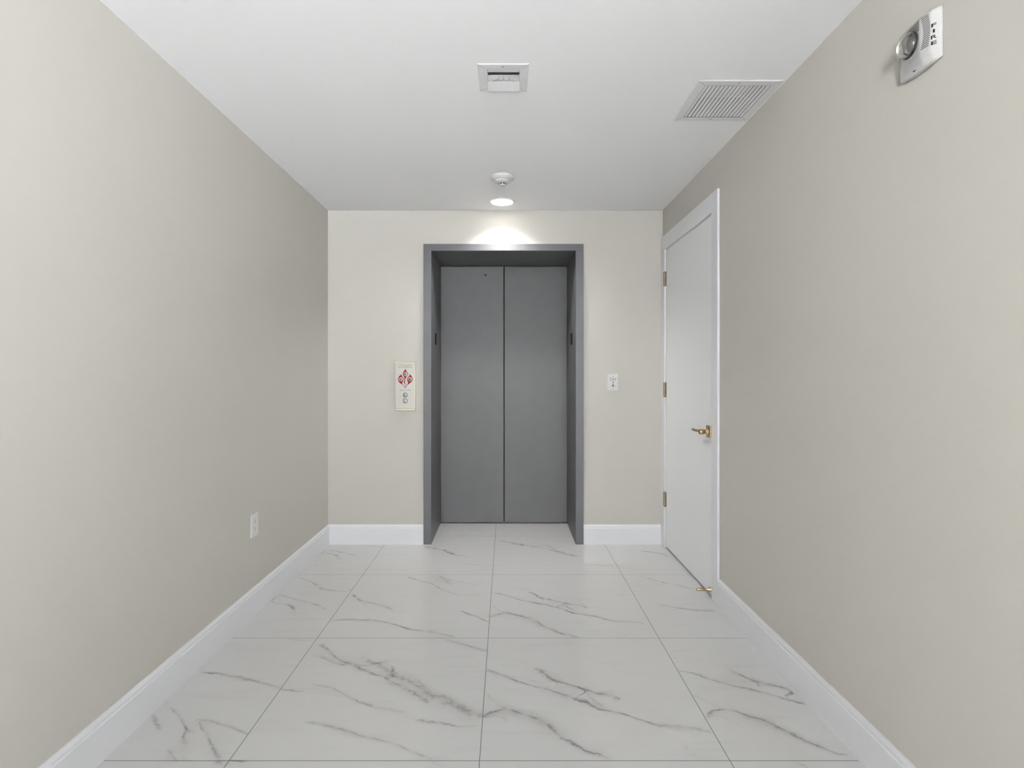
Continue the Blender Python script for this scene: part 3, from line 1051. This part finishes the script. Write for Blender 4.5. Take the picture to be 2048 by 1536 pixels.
# two fixed blades across the mouth; the damper's scalloped vanes show through the second
b = MB(lambda y, p, x: on_ceil(x, y, p))
b.prism([(2.0995, -0.001), (2.126, 0.0), (2.126, -0.0015), (2.0995, -0.0025)], IX0 + 0.003, IX1 - 0.003)
b.build('fixed_blade', M['white_metal'], rg)
b = MB(lambda y, p, x: on_ceil(x, y, p))
b.prism([(2.152, -0.002), (2.206, -0.001), (2.206, -0.0025), (2.152, -0.0035)], IX0 + 0.003, IX1 - 0.003)
b.build('fixed_blade', M['white_metal'], rg)
for k_ in range(4):
    xa = IX0 + 0.022 + k_ * (IX1 - IX0 - 0.044) / 4
    xb = IX0 + 0.022 + (k_ + 1) * (IX1 - IX0 - 0.044) / 4
    b = MB(on_ceil)
    pts = [(xa + (xb - xa) * j / 8, 2.181 + 0.013 * (math.sin(PI * j / 8) if k_ in (1, 2) else (1 - j / 8 if k_ == 0 else j / 8))) for j in range(9)]
    b.stroke(pts, 0.0013, -0.0022, -0.0004)
    if k_:
        b.stroke([(xa, 2.181), (xa, 2.160)], 0.0013, -0.0022, -0.0006)
    b.build('damper_vane', M['gap'], rg)

# ------------------------------------------------------------------ ceiling return grille
gx0, gx1, gy0, gy1 = 0.7845, 1.1305, 2.182, 2.530
gr = thing('return_air_grille', 'white louvred return grille in the ceiling against the right wall', 'air vent', ((gx0 + gx1) / 2, (gy0 + gy1) / 2, ZC))
hx0, hx1, hy0, hy1 = HOLES[1]
b = MB(on_ceil)
frame_ring(b, gx0, gx1, gy0, gy1, hx0, hx1, hy0, hy1, 0.003, 0.001)
b.build('flange', M['white_metal'], gr)
for (ax, ay), (bx_, by_) in (((gx0 + 0.004, gy0 + 0.004), (hx0, hy0)), ((gx1 - 0.004, gy0 + 0.004), (hx1, hy0)), ((gx0 + 0.004, gy1 - 0.004), (hx0, hy1)), ((gx1 - 0.004, gy1 - 0.004), (hx1, hy1))):
    b = MB(on_ceil)
    b.stroke([(ax, ay), (bx_, by_)], 0.001, 0.0020, 0.0032)
    b.build('mitre_joint', M['gap'], gr)
throat(hx0, hx1, hy0, hy1, 0.09, M['gap'], gr)
NS = 16
for k_ in range(NS):
    xc = hx0 + (k_ + 0.5) * (hx1 - hx0) / NS
    v = MB(lambda x, p, y: on_ceil(x, y, p))
    v.prism([(xc + 0.0062, 0.0018), (xc + 0.0062, 0.0010), (xc - 0.0062, -0.0006), (xc - 0.0062, 0.0002)], hy0 + 0.0005, hy1 - 0.0005)
    v.build('louver', M['white_metal'], gr)
for yy in (gy0 + 0.02, gy1 - 0.02):
    b = MB(on_ceil)
    b.lathe([(0.004, 0.002), (0.004, 0.0036), (0, 0.0042)], ((gx0 + gx1) / 2 - 0.003, yy, 0), 16)
    b.build('screw', M['screw'], gr)

# ------------------------------------------------------------------ smoke detector
sdx, sdy = -0.024, 3.243
sd = thing('smoke_detector', 'round white smoke detector on the ceiling in front of the downlight', 'smoke detector', (sdx, sdy, ZC))
b = MB(on_ceil)
b.lathe([(0.070, 0), (0.0735, 0.003), (0.0735, 0.010), (0.069, 0.016), (0.056, 0.024), (0.052, 0.025)], (sdx, sdy, 0), 64)
b.build('base', M['white_plastic'], sd)
b = MB(on_ceil)
b.lathe([(0.0515, 0.020), (0.0515, 0.028), (0.046, 0.036), (0.030, 0.041), (0.022, 0.042)], (sdx, sdy, 0), 64)
b.build('head', M['white_plastic'], sd)
b = MB(on_ceil)
b.lathe([(0.0535, 0.0240), (0.0535, 0.0256), (0.0512, 0.0262), (0.0512, 0.0240)], (sdx, sdy, 0), 64, cap=False)
b.build('seam_shadow', M['gap'], sd)  # grey band colouring in the shadow of the groove
b = MB(on_ceil)
b.lathe([(0.0205, 0.040), (0.0205, 0.052), (0.018, 0.056), (0.010, 0.0585), (0, 0.059)], (sdx, sdy, 0), 40)
nose = b.build('sensing_chamber', M['white_plastic'], sd)
b = MB(on_ceil)
for k_ in range(8):
    a0 = 2 * PI * k_ / 8 + 0.10 - PI / 2
    n_ = 6
    t = bmesh.new()
    r_ = 0.0209
    ring = [[t.verts.new((sdx + r_ * math.cos(a0 + (2 * PI / 8 - 0.2) * j / n_), sdy + r_ * math.sin(a0 + (2 * PI / 8 - 0.2) * j / n_), h)) for h in (0.0435, 0.0505)] for j in range(n_ + 1)]
    for A, B in zip(ring, ring[1:]):
        t.faces.new((A[0], B[0], B[1], A[1]))
    b._merge(t)
b.build('air_slots', M['ink'], nose)
b = MB(on_ceil)
b.lathe([(0.0022, 0.010), (0.0022, 0.0165), (0, 0.017)], (sdx + 0.063, sdy - 0.012, 0.003), 12)
b.build('status_lamp', M['ink'], sd)

# ------------------------------------------------------------------ downlight above the elevator
def lamp_light(parent, power, size, blend, rad):
    ld = bpy.data.lights.new('downlight_beam', 'SPOT')
    ld.energy = power
    ld.color = (1.0, 0.985, 0.95)
    ld.spot_size = math.radians(size)
    ld.spot_blend = blend
    ld.shadow_soft_size = rad
    lo = bpy.data.objects.new('downlight_beam', ld)
    C.objects.link(lo)
    lo.parent = parent
    lo.location = (0, 0, -0.016)
    return lo


def downlight(dx, dy, label, power):
    lt = thing('downlight', label, 'ceiling light', (dx, dy, ZC))
    b = MB(on_ceil)
    b.lathe([(0.0865, 0), (0.0865, 0.002), (0.083, 0.006), (0.077, 0.0075), (0.0745, 0.005), (0.0745, 0)], (dx, dy, 0), 64, cap=False)
    b.build('trim_ring', M['white_metal'], lt)
    b = MB(on_ceil)
    b.lathe([(0.0742, 0.0005), (0.0742, 0.0045), (0.06, 0.0055), (0.03, 0.0062), (0, 0.0064)], (dx, dy, 0), 64)
    b.build('diffuser', M['lens'], lt)
    lamp_light(lt, power, 130, 1.0, 0.05)


downlight(-0.031, 3.711, 'lit round white downlight in the ceiling above the elevator', DOWNLIGHT_W)
